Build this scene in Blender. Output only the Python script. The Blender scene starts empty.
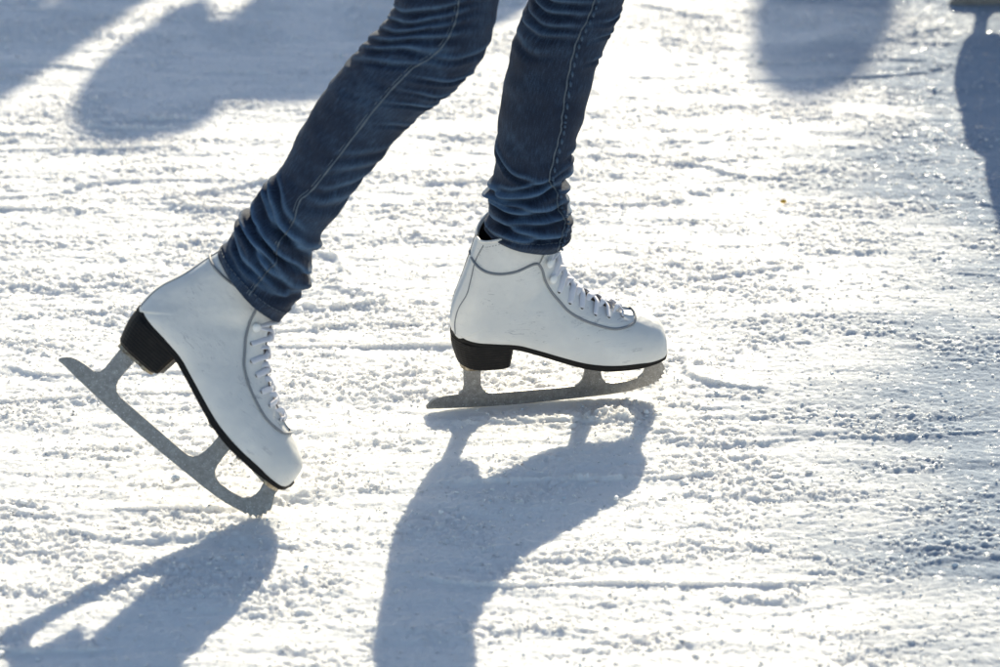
import bpy, bmesh, math, random
import numpy as np
from mathutils import Vector, Matrix, Euler
from mathutils.bvhtree import BVHTree
random.seed(7); rng = np.random.default_rng(11)
R = math.radians
scene = bpy.context.scene
COL = scene.collection

# ------------------------------------------------------------------ camera
PITCH = R(25); DIST = 4.0
CAM = np.array([0, -DIST*math.cos(PITCH), DIST*math.sin(PITCH)])
FWD = np.array([0, math.cos(PITCH), -math.sin(PITCH)])
UPV = np.array([0, math.sin(PITCH), math.cos(PITCH)]); RT = np.array([1., 0, 0])
FPX = 3360.0
def ray(px, py):
    return FWD + (px-500)/FPX*RT + (333.5-py)/FPX*UPV
def at_y(px, py, y):
    d = ray(px, py); t = (y-CAM[1])/d[1]; return CAM+t*d
def on_ground(px, py):
    d = ray(px, py); t = -CAM[2]/d[2]; return CAM+t*d

cam_d = bpy.data.cameras.new('camera'); cam = bpy.data.objects.new('camera', cam_d); COL.objects.link(cam)
cam.location = CAM; cam.rotation_euler = (R(90)-PITCH, 0, 0)
cam_d.sensor_width = 36; cam_d.lens = 36*FPX/1000
cam_d.clip_start = .1; cam_d.clip_end = 500
cam_d.dof.use_dof = True; cam_d.dof.focus_distance = 3.80; cam_d.dof.aperture_fstop = 5.0
cam_d.dof.aperture_blades = 8
scene.camera = cam

# ------------------------------------------------------------------ light
SUN_EL, SUN_AZ = R(21.5), R(10.5)
world = bpy.data.worlds.new('World'); scene.world = world; world.use_nodes = True
wn = world.node_tree; bg = wn.nodes['Background']
sky = wn.nodes.new('ShaderNodeTexSky'); sky.sky_type = 'NISHITA'; sky.sun_disc = False
sky.sun_elevation = SUN_EL; sky.sun_rotation = SUN_AZ; sky.air_density = 1.0; sky.dust_density = .6
tint = wn.nodes.new('ShaderNodeMix'); tint.data_type = 'RGBA'; tint.blend_type = 'MULTIPLY'; tint.inputs[0].default_value = 1
tint.inputs[7].default_value = (1.01, .982, .955, 1)
wn.links.new(sky.outputs[0], tint.inputs[6]); wn.links.new(tint.outputs[2], bg.inputs[0]); bg.inputs[1].default_value = .10
sl = bpy.data.lights.new('sun', 'SUN'); sl.energy = 5.0; sl.angle = R(.53); sl.color = (1, .905, .70)
so = bpy.data.objects.new('sun', sl); COL.objects.link(so)
sd = Vector((math.sin(SUN_AZ)*math.cos(SUN_EL), math.cos(SUN_AZ)*math.cos(SUN_EL), math.sin(SUN_EL)))
so.rotation_euler = sd.to_track_quat('Z', 'Y').to_euler(); so.location = (1, 5, 4)
scene.view_settings.view_transform = 'Standard'; scene.view_settings.look = 'None'
scene.view_settings.exposure = .78; scene.view_settings.gamma = 1

# ------------------------------------------------------------------ materials
def mat(name, base=(.5, .5, .5), rough=.5, metal=0.0, **kw):
    m = bpy.data.materials.new(name); m.use_nodes = True
    b = m.node_tree.nodes['Principled BSDF']
    b.inputs['Base Color'].default_value = (*base, 1); b.inputs['Roughness'].default_value = rough
    b.inputs['Metallic'].default_value = metal
    for k, v in kw.items(): b.inputs[k.replace('_', ' ')].default_value = v
    return m
class N:
    """small node helper"""
    def __init__(s, m): s.t = m.node_tree; s.b = s.t.nodes['Principled BSDF']
    def n(s, typ, **kw):
        x = s.t.nodes.new('ShaderNode'+typ)
        for k, v in kw.items():
            if k in x.inputs.keys(): x.inputs[k].default_value = v
            else: setattr(x, k, v)
        return x
    def l(s, a, b): s.t.links.new(a, b)
    def coords(s, kind='Object', scale=(1, 1, 1)):
        c = s.n('TexCoord'); m = s.n('Mapping'); m.inputs['Scale'].default_value = scale
        s.l(c.outputs[kind], m.inputs[0]); return m.outputs[0]
    def noise(s, co, scale, detail=4, rough=.55, dist=0):
        x = s.n('TexNoise'); x.inputs['Scale'].default_value = scale; x.inputs['Detail'].default_value = detail
        x.inputs['Roughness'].default_value = rough; x.inputs['Distortion'].default_value = dist
        s.l(co, x.inputs['Vector']); return x.outputs[0]
    def ramp(s, f, stops):
        x = s.n('ValToRGB'); e = x.color_ramp.elements
        while len(e) < len(stops): e.new(.5)
        for el, (p, c) in zip(e, stops):
            el.position = p; el.color = c if len(c) == 4 else (*c, 1)
        s.l(f, x.inputs[0]); return x.outputs[0]
    def mix(s, f, a, b, typ='MIX'):
        x = s.n('Mix', data_type='RGBA', blend_type=typ)
        for i, v in ((0, f), (6, a), (7, b)):
            if hasattr(v, 'is_output') or isinstance(v, bpy.types.NodeSocket): s.l(v, x.inputs[i])
            else: x.inputs[i].default_value = v if i == 0 else (*v, 1)
        return x.outputs[2]
    def bump(s, h, strength=.3, dist=.001, prev=None):
        x = s.n('Bump'); x.inputs['Strength'].default_value = strength; x.inputs['Distance'].default_value = dist
        s.l(h, x.inputs['Height'])
        if prev is not None: s.l(prev, x.inputs['Normal'])
        return x.outputs[0]

# white leather upper
M_leather = mat('white_leather', (.78, .79, .79), .42, Coat_Weight=.12)
k = N(M_leather)
co = k.coords('Object'); cs = k.coords('Object', (1, 1, 4.5))
big = k.noise(co, 22, 3, .6); sc = k.noise(cs, 70, 5, .7, 1.2); gr = k.noise(co, 900, 2)
c1 = k.ramp(big, [(.35, (.68, .675, .66)), (.7, (.77, .76, .735))])
m1 = k.ramp(sc, [(.58, (0, 0, 0)), (.62, (1, 1, 1))])
spot = k.noise(co, 30, 2); ms = k.ramp(spot, [(.46, (0, 0, 0)), (.60, (1, 1, 1))])
f = k.n('Math', operation='MULTIPLY'); k.l(m1, f.inputs[0]); k.l(ms, f.inputs[1])
f2 = k.n('Math', operation='MULTIPLY'); k.l(f.outputs[0], f2.inputs[0]); f2.inputs[1].default_value = .6
c2 = k.mix(f2.outputs[0], c1, (.36, .36, .38))
k.l(c2, k.b.inputs['Base Color'])
k.l(k.bump(gr, .35, .0006, k.bump(sc, .12, .001, k.bump(big, .6, .006))), k.b.inputs['Normal'])
M_pipe = mat('grey_piping', (.24, .25, .27), .6)
M_tongue = mat('tongue_felt', (.07, .055, .05), .9)
M_lining = mat('boot_lining', (.09, .06, .045), .9)
M_lace = mat('white_lace', (.80, .80, .86), .8); k = N(M_lace)
w = k.n('TexWave'); w.inputs['Scale'].default_value = 450; k.l(k.coords('Object'), w.inputs['Vector'])
k.l(k.bump(w.outputs[0], .5, .0004), k.b.inputs['Normal'])
M_hook = mat('hook_enamel', (.86, .86, .85), .3)
M_hole = mat('eyelet_hole', (.015, .015, .02), .6)
M_sole = mat('black_sole', (.010, .009, .009), .6, Specular_IOR_Level=.22); k = N(M_sole)
co = k.coords('Object', (1, 1, 1)); w = k.n('TexWave', wave_type='BANDS', bands_direction='Z')
w.inputs['Scale'].default_value = 95; w.inputs['Distortion'].default_value = .6; k.l(co, w.inputs['Vector'])
k.l(k.bump(w.outputs[0], .35, .0008), k.b.inputs['Normal'])
nz = k.noise(co, 120, 4, .7); k.l(k.ramp(nz, [(.5, (.009, .008, .008)), (.85, (.022, .018, .016))]), k.b.inputs['Base Color'])
M_under = mat('tan_underside', (.20, .155, .09), .7); k = N(M_under)
nz = k.noise(k.coords('Object'), 160, 4, .7); k.l(k.ramp(nz, [(.35, (.07, .055, .04)), (.6, (.26, .20, .12)), (.8, (.42, .38, .30))]), k.b.inputs['Base Color'])
M_blade = mat('frosted_steel', (.36, .35, .35), .42, .75); k = N(M_blade)
co = k.coords('Object'); nz = k.noise(co, 190, 5, .75); fr = k.noise(co, 620, 3, .8)
c1 = k.ramp(nz, [(.25, (.20, .19, .18)), (.5, (.28, .27, .26)), (.8, (.44, .43, .41))])
fm = k.ramp(fr, [(.63, (0, 0, 0)), (.68, (1, 1, 1))])
k.l(k.mix(fm, c1, (.82, .85, .9)), k.b.inputs['Base Color'])
inv = k.n('Math', operation='SUBTRACT'); inv.inputs[0].default_value = .75; k.l(fm, inv.inputs[1]); inv.use_clamp = True
k.l(inv.outputs[0], k.b.inputs['Metallic'])
k.l(k.bump(nz, .22, .0012, k.bump(fr, .4, .001)), k.b.inputs['Normal'])
M_plate = mat('plate_metal', (.42, .37, .28), .4, .7); k = N(M_plate)
nz = k.noise(k.coords('Object'), 150, 4, .7); k.l(k.ramp(nz, [(.4, (.16, .12, .08)), (.65, (.5, .44, .33))]), k.b.inputs['Base Color'])
M_screw = mat('screw_steel', (.3, .28, .26), .35, .9)
M_black_leather = mat('black_leather', (.03, .022, .02), .45)
M_snow = mat('snow_white', (.88, .875, .865), .55, Subsurface_Weight=.8, Subsurface_Scale=.012)
M_snow.node_tree.nodes['Principled BSDF'].inputs['Subsurface Radius'].default_value = (1, .95, .85)

def denim(name, dark, mid, light):
    m = mat(name, mid, .85, Sheen_Weight=.03, Sheen_Roughness=.5); k = N(m)
    b = k.b; b.inputs['Sheen Tint'].default_value = (.6, .75, 1, 1)
    uv = k.coords('UV', (1, .11, 1)); uvf = k.coords('UV', (1, .45, 1)); ob = k.coords('Object')
    st = k.noise(uv, 800, 3, .6); fi = k.noise(uvf, 1500, 2, .7); pa = k.noise(ob, 17, 3, .6)
    a = k.n('Attribute', attribute_name='wear')
    s1 = k.n('Math', operation='MULTIPLY_ADD'); k.l(st, s1.inputs[0]); s1.inputs[1].default_value = .50; s1.inputs[2].default_value = -.18
    s2 = k.n('Math', operation='MULTIPLY_ADD'); k.l(fi, s2.inputs[0]); s2.inputs[1].default_value = .42; k.l(s1.outputs[0], s2.inputs[2])
    s3 = k.n('Math', operation='MULTIPLY_ADD'); k.l(pa, s3.inputs[0]); s3.inputs[1].default_value = .45; k.l(s2.outputs[0], s3.inputs[2])
    s4 = k.n('Math', operation='MULTIPLY_ADD'); k.l(a.outputs['Fac'], s4.inputs[0]); s4.inputs[1].default_value = .38; k.l(s3.outputs[0], s4.inputs[2])
    c = k.ramp(s4.outputs[0], [(.18, dark), (.48, mid), (.95, light)])
    k.l(c, b.inputs['Base Color'])
    w = k.n('TexWave', wave_type='BANDS', bands_direction='DIAGONAL'); w.inputs['Scale'].default_value = 420
    k.l(k.coords('UV'), w.inputs['Vector'])
    k.l(k.bump(w.outputs[0], .35, .0004, k.bump(st, .4, .0008, k.bump(pa, .3, .004))), b.inputs['Normal'])
    return m
M_denim = denim('blue_denim', (.0015, .004, .012), (.0045, .0145, .040), (.075, .145, .25))
M_seam = mat('denim_seam', (.05, .09, .15), .85)
M_thread = mat('pale_thread', (.11, .14, .175), .8)
M_skin = mat('skin', (.62, .38, .28), .5, Subsurface_Weight=.05)
M_sock = mat('dark_sock', (.05, .025, .022), .9)
M_hair = mat('brown_hair', (.06, .035, .02), .6)

# ------------------------------------------------------------------ object helpers
def mesh_obj(name, V, F, m=None, parent=None, smooth=True, mats=None, fmat=None):
    me = bpy.data.meshes.new(name); me.from_pydata([tuple(map(float, v)) for v in V], [], F); me.update()
    for x in (mats or ([m] if m else [])): me.materials.append(x)
    if fmat is not None: me.polygons.foreach_set('material_index', fmat)
    if smooth: me.polygons.foreach_set('use_smooth', [True]*len(me.polygons))
    o = bpy.data.objects.new(name, me); COL.objects.link(o)
    if parent: o.parent = parent
    return o
def fix_normals(o):
    bm = bmesh.new(); bm.from_mesh(o.data); bmesh.ops.recalc_face_normals(bm, faces=bm.faces); bm.to_mesh(o.data); bm.free()
def empty(name, loc=(0, 0, 0), rot=(0, 0, 0)):
    o = bpy.data.objects.new(name, None); COL.objects.link(o); o.location = loc; o.rotation_euler = rot
    o.empty_display_size = .05; return o
def tag(o, label=None, cat=None, group=None, kind=None):
    for a, b in (('label', label), ('category', cat), ('group', group), ('kind', kind)):
        if b: o[a] = b
    return o
def tube(P, r, n=8, cap=True, flat=1.0, up=None):
    """tube along points P, radius r (scalar or list); returns V,F"""
    P = np.asarray(P, float); m = len(P); rr = np.ones(m)*r if np.isscalar(r) else np.asarray(r)
    T = np.gradient(P, axis=0); T /= np.linalg.norm(T, axis=1)[:, None]+1e-12
    ref = np.array(up if up is not None else (0, 0, 1.)) ; V = []; F = []
    for i in range(m):
        a = np.cross(T[i], ref)
        if np.linalg.norm(a) < 1e-3: a = np.cross(T[i], (1, 0, 0))
        a /= np.linalg.norm(a); b = np.cross(a, T[i])
        for j in range(n):
            th = 2*math.pi*j/n; V.append(P[i]+rr[i]*(math.cos(th)*a+flat*math.sin(th)*b))
    for i in range(m-1):
        for j in range(n):
            F.append((i*n+j, i*n+(j+1) % n, (i+1)*n+(j+1) % n, (i+1)*n+j))
    if cap: F.append(tuple(range(n))[::-1]); F.append(tuple((m-1)*n+j for j in range(n)))
    return V, F
def join(parts):
    V = []; F = []
    for v, f in parts:
        o = len(V); V += list(v); F += [tuple(i+o for i in q) for q in f]
    return V, F
def catmull(P, n):
    P = np.asarray(P, float); m = len(P); u = np.linspace(0, m-1, n); out = []
    for t in u:
        i = min(int(t), m-2); f = t-i
        p0 = P[max(i-1, 0)]; p1 = P[i]; p2 = P[i+1]; p3 = P[min(i+2, m-1)]
        out.append(.5*((2*p1)+(-p0+p2)*f+(2*p0-5*p1+4*p2-p3)*f*f+(-p0+3*p1-3*p2+p3)*f**3))
    return np.array(out)

# ------------------------------------------------------------------ ice skate
# stations: bottom x,z / top x,z / half width / half width at the welt
ST = np.array([
 (.2722,.064,.2718,.069,.008,.008,0),(.2715,.0595,.2712,.077,.018,.016,0),(.268,.0575,.2695,.0850,.0265,.024,0),(.260,.0565,.264,.0915,.0325,.029,0),
 (.249,.056,.2530,.0975,.037,.033,0),(.235,.0555,.2395,.1035,.0395,.036,0),(.215,.056,.2225,.1075,.042,.038,0),(.195,.0575,.2065,.1155,.0425,.039,0),
 (.172,.062,.190,.1245,.042,.037,0),(.146,.0705,.175,.1345,.040,.034,0),(.120,.080,.1625,.1455,.038,.031,0),(.095,.0885,.1545,.156,.037,.0295,0),
 (.070,.092,.1495,.1645,.037,.029,0),(.050,.094,.1465,.171,.0365,.026,0),(.036,.096,.1445,.177,.036,.019,0),(.0275,.099,.1425,.183,.0355,.008,0),
 (.0245,.111,.1405,.190,.035,.0,.001),(.0262,.128,.139,.196,.035,.0,.003),(.0315,.145,.138,.201,.0355,.0,.006),(.0388,.163,.1375,.205,.0365,.0,.009),
 (.0475,.190,.1365,.211,.0375,.0,.013),(.0545,.214,.135,.217,.038,.0,.016)])
NS, NT = 110, 36
STI = catmull(ST, NS)
def boot_point(st, t, side):
    bx, bz, tx, tz, W, y0, bow = st
    y0 = max(y0, 0)
    k = min(max((y0)/.026, 0), 1)                       # 1 on the foot, 0 on the shaft
    tm = .27*k+.5*(1-k)
    if t < tm: g = (1-(1-t/tm)**2.3)**(.5 if k < .5 else .75); y = y0+(W-y0)*g
    else:
        q = (t-tm)/(1-tm); p = 2.0*k+2.3*(1-k); y = W*(max(1-q**p, 0))**.5
    x = bx+(tx-bx)*t; z = bz+(tz-bz)*t; d = np.array([tx-bx, tz-bz]); L = np.hypot(*d)+1e-9
    nx, nz = -d[1]/L, d[0]/L
    b = bow*4*t*(1-t)
    return (x+nx*b, side*y, z+nz*b)
ts = (1-np.cos(np.linspace(0, math.pi, NT)))/2*.5+np.linspace(0, 1, NT)*.5
bootV = []; bootF = []; loopn = 2*NT-1
for i in range(NS):
    L = [boot_point(STI[i], t, -1) for t in ts]+[boot_point(STI[i], t, 1) for t in ts[::-1]][1:]
    bootV += L
for i in range(NS-1):
    for j in range(loopn):
        a = i*loopn+j; b = i*loopn+(j+1) % loopn; bootF.append((a, b, b+loopn, a+loopn))
bootF.append(tuple(range(loopn)))
bvh = BVHTree.FromPolygons([Vector(v) for v in bootV], bootF)
def surf(x, z, side=-1, off=0.0):
    h = bvh.ray_cast(Vector((x, side*.2, z)), Vector((0, -side, 0)))
    if h[0] is None: return None
    n = h[1]; n = -n if n.y*side < 0 else n
    p = h[0]+n*off; return np.array(p), np.array(n)
def surf_line(pts, side, off, n=60):
    C = catmull(pts, n); out = []
    for x, z in C:
        s = surf(x, z, side, off)
        if s is not None: out.append(s[0])
    return out
TOPC = [(s[2], s[3]) for s in STI]                       # instep profile
def mirror_pair(fn):
    return join([fn(-1), fn(1)])

FACING = [(.1192,.1892),(.1237,.1802),(.1274,.1664),(.1345,.1524),(.1434,.1407),(.1539,.1281),(.1696,.1171),(.187,.1088),(.2044,.1024),(.2183,.1003),(.2300,.1008),(.2345,.1030)]
EYES = [(.1428,.1499),(.1554,.1356),(.1693,.1274),(.185,.1179),(.2009,.112),(.2181,.1069)]
HOOKS = [(.1275,.2068),(.1291,.1876),(.1338,.1667)]

def build_skate(name, leather):
    root = empty(name)
    # upper: hollow shell, open at the collar
    o = mesh_obj('boot_upper', bootV, bootF, leather, root, mats=[leather, M_lining]); fix_normals(o)
    s = o.modifiers.new('shell', 'SOLIDIFY'); s.thickness = .0028; s.offset = -1; s.material_offset = 1
    # collar edge roll
    last = [np.array(v) for v in bootV[-loopn:]]
    V, F = tube(last+[last[0]], .0017, 8, False); mesh_obj('collar_edge', V, F, leather, root)
    # tongue: a padded strip that lies in the lace gap and shows between the laces
    tp = [(s_[2], s_[3]) for s_ in STI if .104 < s_[3] < .219 and s_[2] < .210]
    tp = catmull(tp, 60); V = []; F = []; nn = 9
    for i, (x, z) in enumerate(tp):
        T = tp[min(i+1, 59)]-tp[max(i-1, 0)]; T /= np.hypot(*T); nx, nz = (-T[1], T[0])
        if nx < 0: nx, nz = -nx, -nz
        if nz < -.2: nx, nz = -nx, -nz
        for j in range(nn):
            a = (j/(nn-1)*2-1); h = .0014*(1-a**4)-.0030*abs(a)**2.5
            V.append((x+nx*h, a*.0105, z+nz*h))
    for i in range(59):
        for j in range(nn-1): F.append((i*nn+j, i*nn+j+1, (i+1)*nn+j+1, (i+1)*nn+j))
    o = mesh_obj('tongue', V, F, M_tongue, root); fix_normals(o)
    # facing: the raised panel with the eyelets on each side of the gap
    for sd_ in (-1, 1):
        fl = catmull(FACING, 60); V = []; F = []; nj = 10
        # matching points on the instep profile
        tc = np.array([q for q in TOPC if q[0] < .2355 and q[1] > .1035]); idx = np.linspace(0, len(tc)-1, 60)
        tcr = np.stack([np.interp(idx, range(len(tc)), tc[:, c]) for c in (0, 1)], 1)[::-1]
        rows = []
        for i in range(60):
            a = fl[i]; b = tcr[i]; row = []
            for j in range(nj):
                f = j/(nj-1)*.93; x, z = a+(b-a)*f; s_ = surf(x, z, sd_, .0016 if j else .0002)
                if s_ is None: s_ = (np.array((x, sd_*.010, z-.0025)), None)
                p = s_[0].copy()
                if abs(p[1]) < .0095: p[1] = sd_*.0095
                row.append(p)
            q = row[-1].copy(); q[1] *= .98; q[0] -= .002; q[2] -= .0035; row.append(q); rows.append(row)
        w_ = nj+1
        for r_ in rows: V += r_
        for i in range(59):
            for j in range(w_-1): F.append((i*w_+j, i*w_+j+1, (i+1)*w_+j+1, (i+1)*w_+j))
        o = mesh_obj('facing', V, F, leather, root); fix_normals(o)
        # grey piping round the facing, ankle line and heel seam
        up_ = [(.0466,.1922),(.0579,.1874),(.0747,.1854),(.0915,.1866),(.1062,.1908),(.1139,.1918)]
        V, F = join([tube(surf_line(up_+FACING[0:], sd_, .0009, 150), .0015, 6),
                     tube(surf_line([(.0585,.214),(.0502,.1919),(.0415,.1581),(.0322,.1358),(.0285,.1187),(.0285,.102)], sd_, .0003, 50), .0007, 6)])
        mesh_obj('piping', V, F, M_pipe, root)
        # the piping runs on over the vamp to meet the other side
        e1 = surf(.2345, .1030, sd_, .0009)[0]
        up_ray = bvh.ray_cast(Vector((.2362, 0, .3)), Vector((0, 0, -1)))[0]; e3 = np.array(up_ray)+np.array((0, 0, .0009))
        um = bvh.ray_cast(Vector((.2356, e1[1]*.5, .3)), Vector((0, 0, -1)))[0]; e2 = np.array(um)+np.array((0, 0, .0009))
        V, F = tube(catmull([e1, e2, e3], 24), .0015, 8); mesh_obj('piping', V, F, M_pipe, root)
        # stitching along the collar
        st_ = surf_line([(.060,.2135),(.075,.222),(.095,.2262),(.115,.2235),(.130,.2155)], sd_, .0003, 70)
        if len(st_) > 10: 
            V, F = join([tube(st_[a:a+2], .0004, 5) for a in range(0, len(st_)-2, 3)]); mesh_obj('stitching', V, F, M_pipe, root)
        # eyelets
        for (x, z) in EYES:
            s_ = surf(x, z, sd_, .0020)
            if s_ is None: continue
            p, n = s_; q = Vector(n).to_track_quat('Z', 'Y'); V = []; F = []
            prof = [(.0023, -.0012, 0), (.0023, .0002, 0), (.0019, .0006, 0), (.0015, .0002, 1), (.0, -.0001, 1)]
            m_ = 14
            for rr, h, _ in prof[:-1]:
                for j in range(m_): V.append(Vector(p)+q@Vector((rr*math.cos(6.2832*j/m_), rr*math.sin(6.2832*j/m_), h)))
            V.append(Vector(p)+q@Vector((0, 0, -.0001)))
            fm = []
            for i in range(3):
                for j in range(m_): F.append((i*m_+j, i*m_+(j+1) % m_, (i+1)*m_+(j+1) % m_, (i+1)*m_+j)); fm.append(0 if i < 2 else 1)
            for j in range(m_): F.append((3*m_+j, 3*m_+(j+1) % m_, 4*m_)); fm.append(1)
            mesh_obj('eyelet', V, F, None, root, mats=[leather, M_hole], fmat=fm)
        for (x, z) in HOOKS:
            s_ = surf(x, z, sd_, .0018)
            if s_ is None: continue
            p, n = s_; q = Vector(n).to_track_quat('Z', 'Y'); V = []; F = []; m_ = 16
            prof = [(.0018, -.001), (.0018, .0028), (.0046, .0032), (.0052, .0042), (.0046, .0056), (.0028, .0066), (.0010, .0069)]
            for rr, h in prof:
                for j in range(m_): V.append(Vector(p)+q@Vector((rr*math.cos(6.2832*j/m_), rr*math.sin(6.2832*j/m_), h)))
            for i in range(len(prof)-1):
                for j in range(m_): F.append((i*m_+j, i*m_+(j+1) % m_, (i+1)*m_+(j+1) % m_, (i+1)*m_+j))
            F.append(tuple((len(prof)-1)*m_+j for j in range(m_)))
            mesh_obj('lace_hook', V, F, M_hook, root)
    # laces: flat ribbons criss-crossing over the tongue
    holes = EYES[::-1]+HOOKS[::-1]
    def top_at(x, z):
        i = min(range(NS), key=lambda q: (TOPC[q][0]-x)**2+(TOPC[q][1]-z)**2); t = TOPC[i]
        T = np.array(TOPC[min(i+1, NS-1)])-np.array(TOPC[max(i-1, 0)]); T /= np.hypot(*T)
        nx, nz = T[1], -T[0]
        if nx+nz < 0: nx, nz = -nx, -nz
        return np.array(t), np.array((nx, nz))
    ribs = []
    def ribbon(P, w=.0035, th=.0008):
        P = catmull(P, 22); V = []; F = []
        T = np.gradient(P, axis=0); T /= np.linalg.norm(T, axis=1)[:, None]
        for i, p in enumerate(P):
            c_ = np.array((.145, 0, .10)); out = p-c_; out[0] *= .6; out -= T[i]*(out@T[i]); out /= np.linalg.norm(out)
            sdv = np.cross(T[i], out)
            for a, b in ((-1, -.4), (-.8, 1), (.8, 1), (1, -.4), (.8, -1), (-.8, -1)): V.append(p+sdv*a*w+out*b*th)
        for i in range(21):
            for j in range(6): F.append((i*6+j, i*6+(j+1) % 6, (i+1)*6+(j+1) % 6, (i+1)*6+j))
        F.append((0, 1, 2, 3, 4, 5)); F.append(tuple(21*6+j for j in range(6)))
        return V, F
    for i in range(len(holes)):
        for sd_ in (-1, 1):
            a = holes[i]; b = holes[min(i+1, len(holes)-1)]
            pa = surf(a[0], a[1], sd_, .0028); pb = surf(b[0], b[1], -sd_, .0030)
            if pa is None or pb is None: continue
            ta, na = top_at(*a); tb, nb = top_at(*b)
            # where the ribbon climbs to the ridge: square to the facing, then across
            ta2, _ = top_at(a[0]+.012*0+ (b[0]-a[0])*.15+.008, a[1]+(b[1]-a[1])*.15+.012)
            tb2, _ = top_at(a[0]*.35+b[0]*.65+.008, a[1]*.35+b[1]*.65+.012)
            tm_ = (ta2+tb2)/2; lift = .0046+(.0010 if sd_ > 0 else 0)
            def edge(p, t, s):
                q = surf(p[0]*.35+t[0]*.65, p[1]*.35+t[1]*.65, s, .0034)
                return q[0] if q is not None else np.array((t[0], s*.012, t[1]))
            _, nm = top_at(*tm_)
            start = pa[0]+np.array((0, 0, 0))
            P = [start, edge(a, ta2, sd_), (ta2[0]+nm[0]*lift*.8, sd_*.0085, ta2[1]+nm[1]*lift*.8),
                 (tm_[0]+nm[0]*lift, 0, tm_[1]+nm[1]*lift), (tb2[0]+nm[0]*lift*.8, -sd_*.0085, tb2[1]+nm[1]*lift*.8)]
            if i >= len(EYES)-1 or i == len(holes)-1: P += [edge(b, tb2, -sd_), pb[0]]
            else: P += [(tb2[0]-.002, -sd_*.0115, tb2[1]-.003)]
            ribs.append(ribbon(P))
    V, F = join(ribs); o = mesh_obj('lace', V, F, M_lace, root); fix_normals(o)
    # sole: black welted slab following the arch, tan underneath
    sx = [(s_[0], s_[1], max(s_[5], 0)) for s_ in STI if s_[5] > .0005 and s_[1] < .1005]
    up_pts = [(x, -(w+float(np.interp(x, [.225, .265], [.0028, .0012]))), z) for x, z, w in sx]
    fr = (sx[0][0]+.0016, 0, sx[0][1]); bk = (sx[-1][0]-.0022, 0, sx[-1][1]-.0005)
    n = len(up_pts)
    def ring(dz, ins):
        L = []
        for (x, y, z) in [fr]+up_pts+[bk]+[(x, -y, z) for x, y, z in up_pts[::-1]]:
            c = np.array((x, y)); 
            yy = y*(1-ins/.04) ; xx = x-ins if x > .25 else (x+ins if x < .05 else x)
            th = dz
            L.append((xx, yy, z+th))
        return L
    m_ = 2*n+2; V = []
    for dz, ins in ((.0042, .0005), (.0035, -.0002), (-.0026, -.0002), (-.0036, .0008)): V += ring(dz, ins)
    F = []; fm = []
    for r_ in range(3):
        for j in range(m_): F.append((r_*m_+j, r_*m_+(j+1) % m_, (r_+1)*m_+(j+1) % m_, (r_+1)*m_+j)); fm.append(0)
    for base, mi in ((0, 0), (3*m_, 1)):
        for j in range(n):   # strips across
            a = base+j; b = base+j+1; c = base+(m_-1-j) if j else base+0; d = base+m_-1-j
            if j == 0: F.append((base, base+1, base+m_-1)); fm.append(mi)
            else: F.append((base+j, base+j+1, base+m_-1-j, base+m_-j)); fm.append(mi)
        F.append((base+n, base+n+1, base+n+2)); fm.append(mi)
    o = mesh_obj('sole', V, F, None, root, mats=[M_sole, M_under], fmat=fm, smooth=False); fix_normals(o)
    # heel block
    def plan(x0, x1, w, cnt=14):
        L = []
        rb = w
        for j in range(cnt+1):
            a = math.pi/2+math.pi*j/cnt; L.append((x0+rb*1.0+rb*1.0*math.cos(a), rb*math.sin(a)*1.0))
        L += [(x1-.003, -w), (x1, -w+.004), (x1-.0015, 0), (x1, w-.004), (x1-.003, w)]
        return L
    V = []; levels = []
    zt = .090; zb = .0578; nl = 11
    for i in range(nl):
        f = i/(nl-1); z = zt-(zt-zb)*f; e = (.0025 if i == nl-1 else 0)
        P = plan(.0255+.0085*f**1.4+e, .0935-.004*f-e-(.004 if i == nl-1 else 0), .0305-.0030*f-e)
        levels.append(P)
        for (x, y) in P:
            zz = z
            if i == 0: zz = float(np.interp(x, [.02, .03, .05, .07, .095], [.0965, .0965, .0935, .0915, .0875]))-.002
            V.append((x, y, zz))
    m_ = len(levels[0]); F = []; fm = []
    for i in range(nl-1):
        for j in range(m_):
            F.append((i*m_+j, i*m_+(j+1) % m_, (i+1)*m_+(j+1) % m_, (i+1)*m_+j)); fm.append(1 if levels[0][j][0] > .0925 and levels[0][(j+1) % m_][0] > .0915 and abs(levels[0][j][1]) < .029 else 0)
    F.append(tuple((nl-1)*m_+j for j in range(m_))); fm.append(1)
    o = mesh_obj('heel', V, F, None, root, mats=[M_sole, M_under], fmat=fm, smooth=False); fix_normals(o)
    # blade
    def bl(pts, m=None): return pts
    bottom = [(-.002,.0006),(.0,.0),(.012,-.0005),(.03,-.0015),(.06,-.0025),(.0946,-.0030),(.12,-.0025),(.1468,-.0018),(.175,-.0008),(.2045,.0003),(.22,.0016),(.2342,.0034),(.2445,.0058),(.252,.0078)]
    picks = [(.2565,.0080),(.2570,.0105),(.2625,.0098),(.2627,.0128),(.2678,.0130),(.2670,.0160),(.2712,.0175),(.2698,.0205),(.2735,.0228),(.2715,.0255),(.2740,.0290)]
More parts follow.
